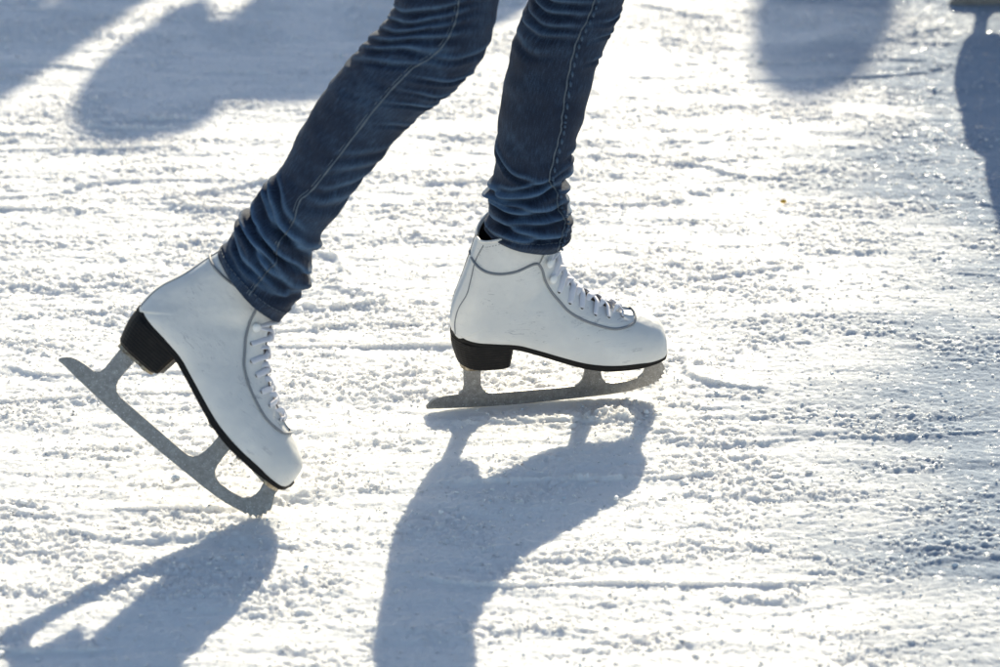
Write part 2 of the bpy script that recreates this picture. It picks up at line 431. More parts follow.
    top = [(.2725,.033),(.2695,.0385),(.2665,.044),(.2655,.0528),
           (.2485,.0528),(.2490,.045),(.2508,.0375),(.2506,.0313),(.2482,.0245),(.2423,.0192),(.2302,.0162),(.2145,.0148),(.2056,.0171),(.2015,.0215),(.1998,.0275),(.1990,.036),(.1985,.046),(.2000,.0540),
           (.1790,.0560),(.1803,.050),(.1805,.040),(.1798,.0314),(.1776,.0222),(.1745,.0180),(.1690,.0152),(.1600,.0145),(.13,.0144),(.0943,.0141),(.0740,.0141),(.0670,.0160),(.0625,.0205),(.0604,.0267),(.0602,.040),(.0606,.0570),
           (.0400,.0570),(.0404,.044),(.0410,.0260),(.0395,.0205),(.0346,.0164),(.0217,.0155),(.0120,.0140),(.0060,.0115),(.0015,.0075),(-.0022,.0030)]
    P = bottom+picks+top; n = len(P); V = []; F = []
    bev = .0004
    for y, ins in ((-.0020, bev), (-.0016, 0), (.0016, 0), (.0020, bev)):
        for i, (x, z) in enumerate(P):
            a = np.array(P[(i+1) % n])-np.array(P[i-1]); a /= np.hypot(*a)+1e-9
            V.append((x-a[1]*ins*1., y, z+a[0]*ins*1.))
    for r_ in range(3):
        for i in range(n): F.append((r_*n+i, r_*n+(i+1) % n, (r_+1)*n+(i+1) % n, (r_+1)*n+i))
    me_o = mesh_obj('blade', V, F, M_blade, root, smooth=False)
    bm = bmesh.new(); bm.from_mesh(me_o.data); bm.verts.ensure_lookup_table()
    for base in (0, 3*n):
        es = []
        for i in range(n):
            e = bm.edges.get((bm.verts[base+i], bm.verts[base+(i+1) % n])); es.append(e)
        bmesh.ops.triangle_fill(bm, use_beauty=True, edges=es)
    bmesh.ops.recalc_face_normals(bm, faces=bm.faces); bm.to_mesh(me_o.data); bm.free()
    # mounting plates with screws
    def plate(x0, x1, w0, w1, zf, name_):
        V = []; F = []; q = 12; c = []
        for j in range(q+1):
            a = math.pi/2+math.pi*j/q; c.append((x0+w0*.6+w0*.6*math.cos(a), w0*math.sin(a)))
        for j in range(q+1):
            a = -math.pi/2+math.pi*j/q; c.append((x1-w1*.6+w1*.6*math.cos(a), w1*math.sin(a)))
        nn = len(c)
        for dz in (0, -.0040):
            for x, y in c: V.append((x, y, zf(x)+dz))
        for j in range(nn): F.append((j, (j+1) % nn, nn+(j+1) % nn, nn+j))
        F.append(tuple(range(nn))); F.append(tuple(range(nn, 2*nn)))
        o = mesh_obj(name_, V, F, M_plate, root, smooth=False); fix_normals(o)
        for sx_ in np.linspace(x0+.008, x1-.010, 3):
            for sy in (-1, 1):
                w_ = (w0+(w1-w0)*(sx_-x0)/(x1-x0))*.68
                V, F = tube([(sx_, sy*w_, zf(sx_)-.0036), (sx_, sy*w_, zf(sx_)-.0050)], .0028, 10)
                mesh_obj('screw', V, F, M_screw, o, smooth=False)
    plate(.036, .084, .017, .017, lambda x: .0580, 'heel_plate')
    plate(.160, .266, .014, .027, lambda x: float(np.interp(x, [.16, .172, .195, .235, .27], [.0615, .0585, .0540, .0522, .0528])), 'sole_plate')
    return root

def copy_tree(o, parent=None):
    c = o.copy(); COL.objects.link(c); c.parent = parent
    for ch in [q for q in o.children]: copy_tree(ch, c)
    return c

skate = build_skate('ice_skate', M_leather)
LABEL_F = 'white ice skate standing flat on the ice under the upright leg'
tag(skate, LABEL_F, 'ice skate', 'white ice skates worn by the skater')
T0 = on_ground(428, 409.5)
skate.location = (T0[0], T0[1], .0015); skate.rotation_euler = (R(4), 0, R(9.97))
rear = copy_tree(skate)
rear['label'] = 'white ice skate tipped onto its toe pick with its heel lifted'
rear.location = (-.4694, -.3914, .1496); rear.rotation_euler = (R(-31), R(35.9), R(-21.5))
bpy.context.view_layer.update()
MF = skate.matrix_world.copy(); MR = rear.matrix_world.copy()

CUFF_F = MF@Vector((.098, 0, .215)); CUFF_R = MR@Vector((.098, 0, .215))
# ------------------------------------------------------------------ jeans
def resample(S, n):
    S = np.asarray(S, float); mid = S[:, :3]; d = np.r_[0, np.cumsum(np.linalg.norm(np.diff(mid, axis=0), axis=1))]
    C = catmull(S, 900); dd = np.r_[0, np.cumsum(np.linalg.norm(np.diff(C[:, :3], axis=0), axis=1))]
    t = np.linspace(0, dd[-1], n); return np.stack([np.interp(t, dd, C[:, i]) for i in range(C.shape[1])], 1), t

def leg_sections(px, ydepth, tail):
    """px: (Lx,Ly,Rx,Ry) pairs; ydepth(i fraction) ; returns rows centre(3), half axis(3)"""
    rows = []
    for i, (lx, ly, rx, ry) in enumerate(px):
        y = ydepth((ly+ry)/2); a = at_y(lx, ly, y); b = at_y(rx, ry, y)
        rows.append(np.r_[(a+b)/2, (b-a)/2])
    for c, h in tail: rows.append(np.r_[c, h])
    return rows

def build_leg(px, ydepth, tail, folds, NR=520, NA=150, seed=1, hem=.013, micro=1.0, depth_k=.92, kc=.15):
    rows, dist = resample(leg_sections(px, ydepth, tail), NR)
    C = rows[:, :3]; H = rows[:, 3:]
    T = np.gradient(C, axis=0); T /= np.linalg.norm(T, axis=1)[:, None]
    # smooth silhouettes a little
    th = np.linspace(0, 2*math.pi, NA, endpoint=False)      # 0 = +H (right), pi/2 = far side, 3pi/2 = near camera
    D = dist[:, None]; TH = th[None, :]
    disp = np.zeros((NR, NA)); wear = np.zeros((NR, NA))
    def wrap(a): return (a+math.pi) % (2*math.pi)-math.pi
    for (s0, amp, sig, slope, th0, tw, curv) in folds:
        dt = wrap(TH-th0); cen = s0+slope*np.sin(dt)+curv*(1-np.cos(dt))
        cen = cen+.0018*np.sin(3*TH+s0*400)+.001*np.sin(7*TH+s0*900)
        win = np.exp(-(np.abs(dt)/tw)**3)
        x = (D-cen)/sig
        x = x/1.75
        ridge = -1.0*np.exp(-(x/.42)**2) + .62*np.exp(-((x-1.15)/.62)**2) + .42*np.exp(-((x+1.1)/.6)**2)
        disp += 1.25*amp*ridge*win*np.clip(.25+D/.02, 0, 1); wear += np.clip(np.exp(-((x-1.1)/.5)**2), 0, 1)*win*min(amp/.004, 1.2)
    # broad soft unevenness
    r2 = np.random.default_rng(seed)
    for q in range(26):
        fx = r2.uniform(20, 170); ft = r2.integers(1, 6); ph = r2.uniform(0, 6.28, 2)
        disp += micro*.00030*(60/(fx+40))**.5*np.sin(D*fx*6.28*.25+ft*TH+ph[0])*np.sin(ft*TH+ph[1]+D*9)
    wn_ = np.exp(-(D/.085)**2)+.9*np.exp(-((D-.31)/.065)**2)
    for q in range(60):
        fx = r2.uniform(150, 560); ft = r2.integers(-5, 6); ph = r2.uniform(0, 6.28, 2)
        disp += wn_*.00022*(200/fx)**.4*np.sin(D*fx+ft*TH+ph[0]+1.2*np.sin(2*TH+ph[1]))*(.5+.5*np.sin(r2.integers(1, 4)*TH+ph[1]+D*14))
    hemz = np.clip((hem-D)/.0015, 0, 1); disp += .0011*hemz - .0012*np.exp(-((D-hem)/.0013)**2)
    V = np.zeros((NR, NA, 3))
    for i in range(NR):
        h = H[i]; rad = np.linalg.norm(h); u = h/rad
        v = np.cross(T[i], u); v /= np.linalg.norm(v)
        if v[1] < 0: v = -v
        dr = depth_k*rad
        base = np.outer(np.cos(th), h)+np.outer(np.sin(th), v*dr*(1+kc*math.exp(-(dist[i]/.035)**2)))
        nrm = base/np.linalg.norm(base, axis=1)[:, None]
        V[i] = C[i]+base+nrm*disp[i][:, None]
    F = [(i*NA+j, i*NA+(j+1) % NA, (i+1)*NA+(j+1) % NA, (i+1)*NA+j) for i in range(NR-1) for j in range(NA)]
    UVs = (np.tile(th*.045, (NR, 1)), np.tile(dist[:, None], (1, NA)))
    build_leg.C = C; return V.reshape(-1, 3), F, wear.reshape(-1), UVs[0].reshape(-1), UVs[1].reshape(-1), (NR, NA), dist

# depth of the two legs (world y) as a function of image row
front_px = [(487,230,561,247),(486,225,569,236),(488,218,571,227),(490,209,571,216),(488,198,568,204),(487,188,568,189),(492,179,566,179),(495,165,573,163),(495,150,573,150),(498,132,579,131),(501,104,586,106),(506,70,596,71),(514,39,607,41),(522,19,616,22),(529.5,0,624,0),(537,-22,634,-22),(543,-48,648,-44)]
yf = lambda r_: CUFF_F.y-.004+.02*max(0, 240-r_)/250
rear_px = [(219,255,281,316),(223,249,290,305),(227,244,300,294),(234,231,310,279),(241,217,309,262),(252,208,319,243),(263,187,323,231),(275,176,338,213),(285,162,358,184),(304,124,388,149),(324,92,417,117),(354,54.5,457,86),(381,27,483,55),(391,12,494,27),(395.6,0,499,2),(398,-20,503,-20),(400,-50,505,-48)]
yr = lambda r_: CUFF_R.y-.012+.042*max(0, (285-r_))/330
hip_tail_f = [(np.array((.135, -.165, .60)), np.array((.070, 0, .0))), (np.array((.115, -.15, .74)), np.array((.082, 0, 0))), (np.array((.075, -.15, .88)), np.array((.092, 0, .0))), (np.array((.05, -.16, .97)), np.array((.095, 0, 0)))]
hip_tail_r = [(np.array((-.040, -.30, .62)), np.array((.070, 0, 0))), (np.array((-.01, -.29, .75)), np.array((.082, 0, 0))), (np.array((.02, -.28, .88)), np.array((.092, 0, 0))), (np.array((.035, -.27, .97)), np.array((.095, 0, 0)))]
NEAR = 1.5*math.pi
rf = random.Random(5)
folds_f = [ # s0, amp, sigma, slope, th0, tw, curv
 (.011,.0035,.0030,.004,NEAR-.3,1.6,.000),(.020,.0040,.0032,-.006,NEAR-.5,1.4,.002),(.030,.0034,.0030,.004,NEAR+.2,1.2,.001),(.041,.0052,.0036,.001,NEAR-.2,1.7,.004),
 (.050,.0040,.0026,-.005,NEAR-.9,1.2,.002),(.058,.0055,.0036,.003,NEAR-.4,1.9,.007),(.070,.0032,.0030,.014,NEAR-.2,1.1,.004),(.092,.0034,.0030,-.026,NEAR-.7,1.0,.006),
 (.035,.004,.003,0,0.3,1.0,0),(.056,.004,.003,0,0.2,.9,0),(.076,.004,.004,.004,.0,.8,0),(.100,.003,.004,0,.1,.7,0),
 (.215,.0020,.0022,0,-.1,.7,0),(.245,.0026,.0020,.002,-.1,.7,.0),(.268,.0030,.0020,.003,-.15,.8,0),
 (.232,.0018,.0042,-.010,math.pi+.5,.9,.006),(.252,.0022,.0036,-.012,math.pi+.6,1.1,.008),(.266,.0026,.0030,-.014,math.pi+.6,1.2,.008),(.281,.0028,.0030,-.014,math.pi+.7,1.2,.008),(.295,.0028,.0030,-.012,math.pi+.7,1.2,.006),(.312,.003,.0032,-.008,math.pi+.7,1.3,.004),(.335,.003,.004,0,math.pi+.8,1.4,0)]
folds_r = [
 (.022,.0030,.0034,.008,NEAR+.7,1.1,.002),(.030,.0036,.0030,-.012,NEAR-.7,1.1,.002),(.040,.0045,.0034,-.014,NEAR-.3,1.5,.004),(.050,.0040,.0028,-.012,NEAR-.8,1.2,.001),(.058,.0050,.0034,-.012,NEAR-.1,1.7,.004),
 (.068,.0036,.0026,-.016,NEAR-.8,1.0,.002),(.077,.0050,.0034,-.014,NEAR-.1,1.6,.004),(.088,.0042,.0032,-.018,NEAR-.5,1.3,.004),(.104,.0030,.0040,-.020,NEAR-.6,1.0,.004),(.047,.004,.004,.0,.0,1.0,0),(.070,.0045,.004,0,.1,.9,0),(.128,.0022,.0050,.014,NEAR+.7,.8,0),(.148,.0020,.0045,.016,NEAR+.7,.8,0),(.170,.0018,.005,.018,NEAR+.7,.8,0),(.192,.0018,.005,.018,NEAR+.6,.8,0),
 (.262,.0030,.0022,.002,NEAR+1.0,.9,.003),(.283,.0026,.0022,.006,NEAR+1.0,.9,.003),(.305,.0034,.0024,.006,NEAR+1.0,.9,.003),(.232,.0022,.0022,.004,NEAR+1.2,.8,.002),
 (.335,.0022,.0030,.010,NEAR+.8,1.2,.0),(.300,.0020,.0035,.020,NEAR-.7,.9,.0),(.318,.0024,.0030,.024,NEAR-.7,1.0,.0),(.332,.0026,.0030,.024,NEAR-.7,1.1,.0),(.345,.0028,.0030,.022,NEAR-.7,1.1,.0),(.358,.0028,.003,.018,NEAR-.7,1.2,0),(.374,.0028,.003,.012,NEAR-.6,1.2,0),(.392,.003,.004,.006,NEAR-.5,1.4,0)]
person = empty('person', (.03, -.25, 0))
tag(person, 'ice skater in blue jeans gliding over the snowy ice in two white skates', 'person')
Vf = build_leg(front_px, yf, hip_tail_f, folds_f, seed=3, depth_k=.95); CF = build_leg.C.copy()
Vr = build_leg(rear_px, yr, hip_tail_r, folds_r, seed=4, depth_k=.95, kc=.16); CR = build_leg.C.copy()
V = np.vstack([Vf[0], Vr[0]]); o_ = len(Vf[0]); F = Vf[1]+[tuple(i+o_ for i in q) for q in Vr[1]]
# pelvis part of the jeans
pel = []; pn = 48
for z, a, b, cx in ((.86, .10, .15, .055), (.91, .125, .175, .05), (.96, .13, .18, .05), (1.02, .118, .165, .06), (1.08, .105, .145, .075)):
    for j in range(pn): pel.append((cx+a*math.cos(6.2832*j/pn), -.215+b*math.sin(6.2832*j/pn), z))
o2 = len(V); V = np.vstack([V, pel])
F += [(o2+i*pn+j, o2+i*pn+(j+1) % pn, o2+(i+1)*pn+(j+1) % pn, o2+(i+1)*pn+j) for i in range(4) for j in range(pn)]
jeans = mesh_obj('jeans', V-np.array((.03, -.25, 0)), F, M_denim, person)
me = jeans.data
wa = me.attributes.new('wear', 'FLOAT', 'POINT'); wv = np.zeros(len(V)); wv[:len(Vf[2])] = Vf[2]; wv[len(Vf[2]):len(Vf[2])+len(Vr[2])] = Vr[2]
wa.data.foreach_set('value', np.clip(wv, 0, 1).astype(np.float32))
uvl = me.uv_layers.new(name='UVMap'); li = np.zeros(len(me.loops), np.int32); me.loops.foreach_get('vertex_index', li)
uu = np.r_[Vf[3], Vr[3]+1, V[o2:, 0]]; vv = np.r_[Vf[4], Vr[4]+1, V[o2:, 2]]
uvl.data.foreach_set('uv', np.stack([uu[li], vv[li]], 1).astype(np.float32).ravel())
fix_normals(jeans)
sm = jeans.modifiers.new('cloth', 'SOLIDIFY'); sm.thickness = .0012; sm.offset = -1
jb = BVHTree.FromPolygons([Vector(v) for v in V], F)
def cast_px(pts, n, off=.0006):
    out = []
    for x, y in catmull(pts, n):
        d = Vector(ray(x, y)).normalized(); h = jb.ray_cast(Vector(CAM), d)
        if h[0] is not None:
            nn_ = h[1] if h[1].dot(d) < 0 else -h[1]; out.append(np.array(h[0]+nn_*off))
    return out
seam_f = [(597,-14),(594.5,0),(588,18),(577.6,39),(571,62.4),(566,88.4),(562,117),(560.6,130),(555,153),(549.5,177),(551,184),(556.7,192.4),(557.7,208),(564.5,220),(563.5,229),(559.7,243),(557.5,252)]
seam_r = [(461,-14),(459,0),(455.4,21),(445,43),(429.4,58.5),(411,70),(380,103),(348.6,143.6),(314,188),(300,201),(292.7,222.8),(278.3,244.3),(276,262.3),(268.8,269.5),(255.6,286.3),(249,295)]
org = np.array((.03, -.25, 0))
for G in (Vf, Vr):
    NR_, NA_ = G[5]; row = int(np.argmin(np.abs(G[6]-.0118))); ringp = G[0].reshape(NR_, NA_, 3)[row]-org; cc = ringp.mean(0); ringp = ringp+(ringp-cc)/np.linalg.norm(ringp-cc, axis=1)[:, None]*.0004
    V_, F_ = join([tube(ringp[[a, (a+1) % NA_, (a+2) % NA_]], .0004, 5) for a in range(0, NA_, 3)]); mesh_obj('hem_stitching', V_, F_, M_thread, jeans)
for sp, wav, rad, kind in ((seam_f, .6, .00085, 0), (seam_r, .25, .00085, 1)):
    L = np.array(cast_px(sp, 420, .0002))-org
    # puckered ridge of the side seam
    sidev = np.cross(np.gradient(L, axis=0), FWD); sidev /= np.linalg.norm(sidev, axis=1)[:, None]
    ph = np.linspace(0, 420/9*2*math.pi*.5, len(L))
    L2 = L+sidev*(np.sin(ph)*.0007*wav)[:, None]
    V_, F_ = tube(L2, rad*(1+.15*np.sin(ph*1.3)), 8); s_o = mesh_obj('seam', V_, F_, M_thread, jeans)
    if kind == 0:      # puckers to the right of the seam: short raised bars with shaded dips between
        parts_ = []
        for i in range(6, len(L)-10, 10):
            c_ = L[i]+sidev[i]*(.0040); t_ = (L[i+5]-L[i]); parts_.append(tube([c_-t_*.55-sidev[i]*.0008, c_, c_+t_*.55+sidev[i]*.0008], [.0008, .0017, .0008], 8))
        V_, F_ = join(parts_); mesh_obj('seam_pucker', V_, F_, M_seam, jeans)
    else:
        L3 = L-sidev*.0030; V_, F_ = tube(L3, .0005, 6); mesh_obj('stitching', V_, F_, M_thread, jeans)

# ------------------------------------------------------------------ bodies
def skin_mesh(name, joints, edges, m, parent, root_i='pelvis', sub=2):
    keys = list(joints); me = bpy.data.meshes.new(name)
    me.from_pydata([joints[k][0] for k in keys], [(keys.index(a), keys.index(b)) for a, b in edges], [])
    me.materials.append(m); o = bpy.data.objects.new(name, me); COL.objects.link(o); o.parent = parent
    sk = o.modifiers.new('skin', 'SKIN'); sk.use_smooth_shade = True
    lay = me.skin_vertices[0] if me.skin_vertices else None
    if lay is None: return o
    for i, k_ in enumerate(keys):
        r_ = joints[k_][1]; lay.data[i].radius = r_ if isinstance(r_, tuple) else (r_, r_)
        lay.data[i].use_root = (k_ == root_i)
    sb = o.modifiers.new('sub', 'SUBSURF'); sb.levels = sub; sb.render_levels = sub
    return o
def add_skin_layer(o): pass

def figure(root, J, jacket, trousers, hairm, hat=None, pompom=False, legs=True, legwear=True):
    """J: world-ish joints relative to the root"""
    def j(n, r_): return (J[n], r_)
    def lerp(a, b, f): return tuple(np.array(J[a])*(1-f)+np.array(J[b])*f)
    body = {'pelvis': j('pelvis', .085), 'waist': j('waist', .085), 'chest': j('chest', .095), 'neck0': j('neck', .052),
            'head0': (lerp('neck', 'head', .5), .055), 'head': j('head', (.075, .088)), 'crown': j('crown', .055)}
    E = [('pelvis', 'waist'), ('waist', 'chest'), ('chest', 'neck0'), ('neck0', 'head0'), ('head0', 'head'), ('head', 'crown')]
    for s in ('l', 'r'):
        body.update({s+'sh': j(s+'sh', .055), s+'el': j(s+'el', .038), s+'wr': j(s+'wr', .026), s+'ha': j(s+'ha', (.038, .018))})
        E += [('chest', s+'sh'), (s+'sh', s+'el'), (s+'el', s+'wr'), (s+'wr', s+'ha')]
        if s+'calf' in J:
            body.update({s+'hip': j(s+'hip', .06), s+'thigh': j(s+'thigh', .055), s+'kn': j(s+'kn', .036), s+'calf': j(s+'calf', .036), s+'shin': j(s+'shin', .026), s+'an': j(s+'an', .024)})
            E += [('pelvis', s+'hip'), (s+'hip', s+'thigh'), (s+'thigh', s+'kn'), (s+'kn', s+'calf'), (s+'calf', s+'shin'), (s+'shin', s+'an')]
        else:
            body.update({s+'hip': j(s+'hip', .065), s+'kn': j(s+'kn', .05), s+'an': j(s+'an', .032)})
            E += [('pelvis', s+'hip'), (s+'hip', s+'kn'), (s+'kn', s+'an')]
        # fingers and thumb
        h = np.array(J[s+'ha']); w = np.array(J[s+'wr']); d = (h-w); d /= np.linalg.norm(d); sdv = np.cross(d, (0, 0, 1.)); sdv /= np.linalg.norm(sdv)+1e-9
        for q, (a, ln) in enumerate(((-.024, .062), (-.008, .072), (.008, .068), (.024, .052))):
            body['%sf%da' % (s, q)] = (tuple(h+sdv*a+d*.045), .009); body['%sf%db' % (s, q)] = (tuple(h+sdv*a*1.2+d*(.045+ln*.6)+np.array((0, 0, -.01))), .008)
            E += [(s+'ha', '%sf%da' % (s, q)), ('%sf%da' % (s, q), '%sf%db' % (s, q))]
        body[s+'th'] = (tuple(h-sdv*.045+d*.015), .010); E += [(s+'ha', s+'th')]
    skin_mesh('body', body, E, M_skin, root)
    jk = {'waist0': j('pelvis', .145), 'waist': j('waist', .135), 'chest': j('chest', .15), 'neck0': j('neck', .065)}
    E = [('waist0', 'waist'), ('waist', 'chest'), ('chest', 'neck0')]
    for s in ('l', 'r'):
        jk.update({s+'sh': j(s+'sh', .075), s+'el': j(s+'el', .056), s+'wr': (lerp(s+'el', s+'wr', .95), .045)}); E += [('chest', s+'sh'), (s+'sh', s+'el'), (s+'el', s+'wr')]
    skin_mesh('jacket', jk, E, jacket, root, 'waist0')
    if legwear:
        tr = {'pelvis': j('pelvis', .12)}; E = []
        for s in ('l', 'r'):
            tr.update({s+'hip': j(s+'hip', .10), s+'kn': j(s+'kn', .068), s+'an': (lerp(s+'kn', s+'an', .93), .058)}); E += [('pelvis', s+'hip'), (s+'hip', s+'kn'), (s+'kn', s+'an')]
        skin_mesh('trousers', tr, E, trousers, root, 'pelvis')
    hd = Vector(J['head']); cr = Vector(J['crown']); ax = (cr-hd).normalized(); q = ax.to_track_quat('Z', 'Y'); V = []; F = []; nu, nw = 28, 16
    prof = [(math.pi*.60)*(1-i/nw) for i in range(nw+1)]
    for a_ in prof:
        for u in range(nu):
            t = 2*math.pi*u/nu; k_ = 1+(.10 if hat and a_ > math.pi*.45 else 0)+.02*math.sin(u*math.pi)
            V.append(hd+ax*.035+q@Vector((.098*k_*math.sin(a_)*math.cos(t), .112*k_*math.sin(a_)*math.sin(t), .125*math.cos(a_))))
    F = [(i*nu+j_, i*nu+(j_+1) % nu, (i+1)*nu+(j_+1) % nu, (i+1)*nu+j_) for i in range(nw) for j_ in range(nu)]
    ps = [(V, F)]
    if not hat:      # a ponytail down the back
        ps.append(tube([hd+Vector((-.07, 0, .06)), hd+Vector((-.15, 0, .05)), hd+Vector((-.18, 0, -.06)), hd+Vector((-.17, 0, -.20)), hd+Vector((-.15, 0, -.28))], [.02, .032, .036, .026, .006], 14))
    else:
        n0 = 10; bv = []; bf = []
        top = hd+ax*.175
        for i in range(n0+1):
            for j_ in range(16):
                a_ = math.pi*i/n0; t = 2*math.pi*j_/16; bv.append(top+Vector((math.sin(a_)*math.cos(t), math.sin(a_)*math.sin(t), math.cos(a_)))*.035)
        bf = [(i*16+j_, i*16+(j_+1) % 16, (i+1)*16+(j_+1) % 16, (i+1)*16+j_) for i in range(n0) for j_ in range(16)]; ps.append((bv, bf)) if pompom else None
    V, F = join(ps); mesh_obj('knit_hat' if hat else 'hair', V, F, hat or hairm, root)

M_jacket = mat('wool_jacket', (.25, .05, .05), .9); M_jacket2 = mat('dark_jacket', (.03, .04, .06), .8); M_jacket3 = mat('green_jacket', (.05, .12, .07), .8)
M_trouser = mat('black_trousers', (.02, .02, .022), .9); M_hat = mat('knit_wool', (.5, .45, .4), .95)
fa = MF@Vector((.088, 0, .12)); ra = MR@Vector((.088, 0, .12))
def rel(p, root): return tuple(np.array(p)-np.array(root.location))
J = dict(pelvis=(.055, -.215, 1.0), waist=(.085, -.215, 1.13), chest=(.14, -.215, 1.32), neck=(.18, -.215, 1.46), head=(.205, -.215, 1.60), crown=(.21, -.215, 1.68),
         lsh=(.15, -.045, 1.38), lel=(.02, .06, 1.16), lwr=(.18, .10, 1.0), lha=(.26, .11, .98), rsh=(.15, -.385, 1.38), rel=(.22, -.50, 1.15), rwr=(.40, -.50, 1.06), rha=(.48, -.49, 1.06),
         lhip=(.055, -.15, .95), lkn=(.118, -.178, .57), lan=tuple(fa), rhip=(.04, -.275, .95), rkn=(-.045, -.31, .56), ran=tuple(ra))
def on_leg(C_, z): return tuple(C_[int(np.argmin(np.abs(C_[:, 2]-z)))])
J['lkn'] = on_leg(CF, .56); J['rkn'] = on_leg(CR, .53); J['lcalf'] = on_leg(CF, .40); J['rcalf'] = on_leg(CR, .42); J['lshin'] = on_leg(CF, .28); J['rshin'] = on_leg(CR, .30)
J['lthigh'] = on_leg(CF, .75); J['rthigh'] = on_leg(CR, .75)
J = {k_: rel(v, person) for k_, v in J.items()}
figure(person, J, M_jacket, None, M_hair, legwear=False)
# socks inside the boots
for Mx in (MF, MR):
    P = [Mx@Vector(p) for p in ((.090, 0, .13), (.094, 0, .18), (.096, 0, .225), (.100, 0, .26))]
    V_, F_ = tube([np.array(p)-org for p in P], [.025, .025, .025, .025], 24); mesh_obj('sock', V_, F_, M_sock, person)

# ------------------------------------------------------------------ other skaters whose shadows reach the picture
def bystander(loc, lean, label, where, jacket, hat, height=1.0, J=None, feet=None, hatw=1.0):
    r_ = empty('person', loc); r_.scale = (height,)*3
    tag(r_, label, 'person')
    lx = lean
    B = dict(pelvis=(0, 0, 1.0), waist=(lx*.3, 0, 1.13), chest=(lx*.7, 0, 1.34), neck=(lx*.95, 0, 1.48), head=(lx*1.1, 0, 1.61), crown=(lx*1.2, 0, 1.70),
             lsh=(lx*.8-.18, 0, 1.41), lel=(lx*.6-.28, 0, 1.17), lwr=(lx*.5-.32, -.08, .98), lha=(lx*.5-.33, -.12, .92),
             rsh=(lx*.8+.18, 0, 1.41), rel=(lx*.6+.28, 0, 1.17), rwr=(lx*.5+.32, -.08, .98), rha=(lx*.5+.33, -.12, .92),
             lhip=(-.08, 0, .95), lkn=(-.10, -.03, .57), lan=(-.12, 0, .17), rhip=(.08, 0, .95), rkn=(.10, -.03, .57), ran=(.12, 0, .17))
    if J: B.update(J)
    figure(r_, B, jacket, M_trouser, M_hair, hat)
    bpy.context.view_layer.update()
    feet = feet or (((B['lan'][0], .09), -90), ((B['ran'][0], .09), -90))
    for ((fx, fy), yw), lb in zip(feet, ('left', 'right')):
        k_ = copy_tree(skate); p = r_.matrix_world@Vector((fx, fy, 0))
        k_.location = (p.x, p.y, .001); k_.rotation_euler = (0, 0, R(yw))
        k_['label'] = 'black ice skate, %s foot of %s' % (lb, where); k_['group'] = 'black ice skates of people further up the rink'
        for c in k_.children:
            if c.name.split('.')[0] in ('boot_upper', 'facing', 'collar_edge'):
                c.material_slots[0].link = 'OBJECT'; c.material_slots[0].material = M_black_leather
    return r_
bystander((1.265, 5.34, 0), 0, 'person in red jacket and knit hat, farthest up the rink', 'the person in red', M_jacket, M_hat, 1.03)
# close by, just past the upper right corner, gliding to the right
bystander((0, 0, 0), 0, 'person in dark blue jacket skating past the upper right corner', 'the person at the upper right corner', M_jacket2, M_hat, 1.0,
  J=dict(pelvis=(1.02, 1.25, .98), waist=(1.05, 1.25, 1.12), chest=(1.10, 1.25, 1.33), neck=(1.14, 1.25, 1.47), head=(1.17, 1.25, 1.60), crown=(1.18, 1.25, 1.69),
         lsh=(1.10, 1.06, 1.40), lel=(1.02, 1.0, 1.16), lwr=(1.15, .98, .98), lha=(1.20, .98, .93), rsh=(1.10, 1.44, 1.40), rel=(1.02, 1.5, 1.16), rwr=(1.15, 1.52, .98), rha=(1.2, 1.52, .93),
         lhip=(1.0, 1.17, .95), lkn=(.95, 1.17, .56), lan=(.782, 1.17, .17), rhip=(1.02, 1.33, .95), rkn=(1.15, 1.38, .56), ran=(1.14, 1.40, .17)),
  feet=(((.678, 1.170), 0), ((1.05, 1.40), 8)))
# bent forward at the hips like a speed skater, head to the left
bystander((0, 0, 0), 0, 'person in green jacket bent low and skating to the left', 'the person bent low', M_jacket3, M_hat, 1.0,
  J=dict(pelvis=(.38, 3.56, .90), waist=(.28, 3.55, .93), chest=(.165, 3.53, 1.02), neck=(.08, 3.49, 1.03), head=(.045, 3.48, 1.01), crown=(.0, 3.48, 1.045),
         lsh=(.16, 3.37, .98), lel=(.15, 3.28, .74), lwr=(.08, 3.26, .57), lha=(.04, 3.26, .51), rsh=(.16, 3.69, .98), rel=(.16, 3.70, .74), rwr=(.08, 3.72, .58), rha=(.04, 3.72, .52),
         lhip=(.38, 3.44, .86), lkn=(.22, 3.42, .52), lan=(.38, 3.42, .17), rhip=(.38, 3.60, .86), rkn=(.50, 3.64, .50), ran=(.80, 3.66, .20)),
  feet=(((.47, 3.42), 180), ((.89, 3.66), 180)))
bystander((-.195, 4.33, 0), -.1, 'person in dark jacket standing at the far left', 'the person at the far left', M_jacket2, M_hat, 1.0)

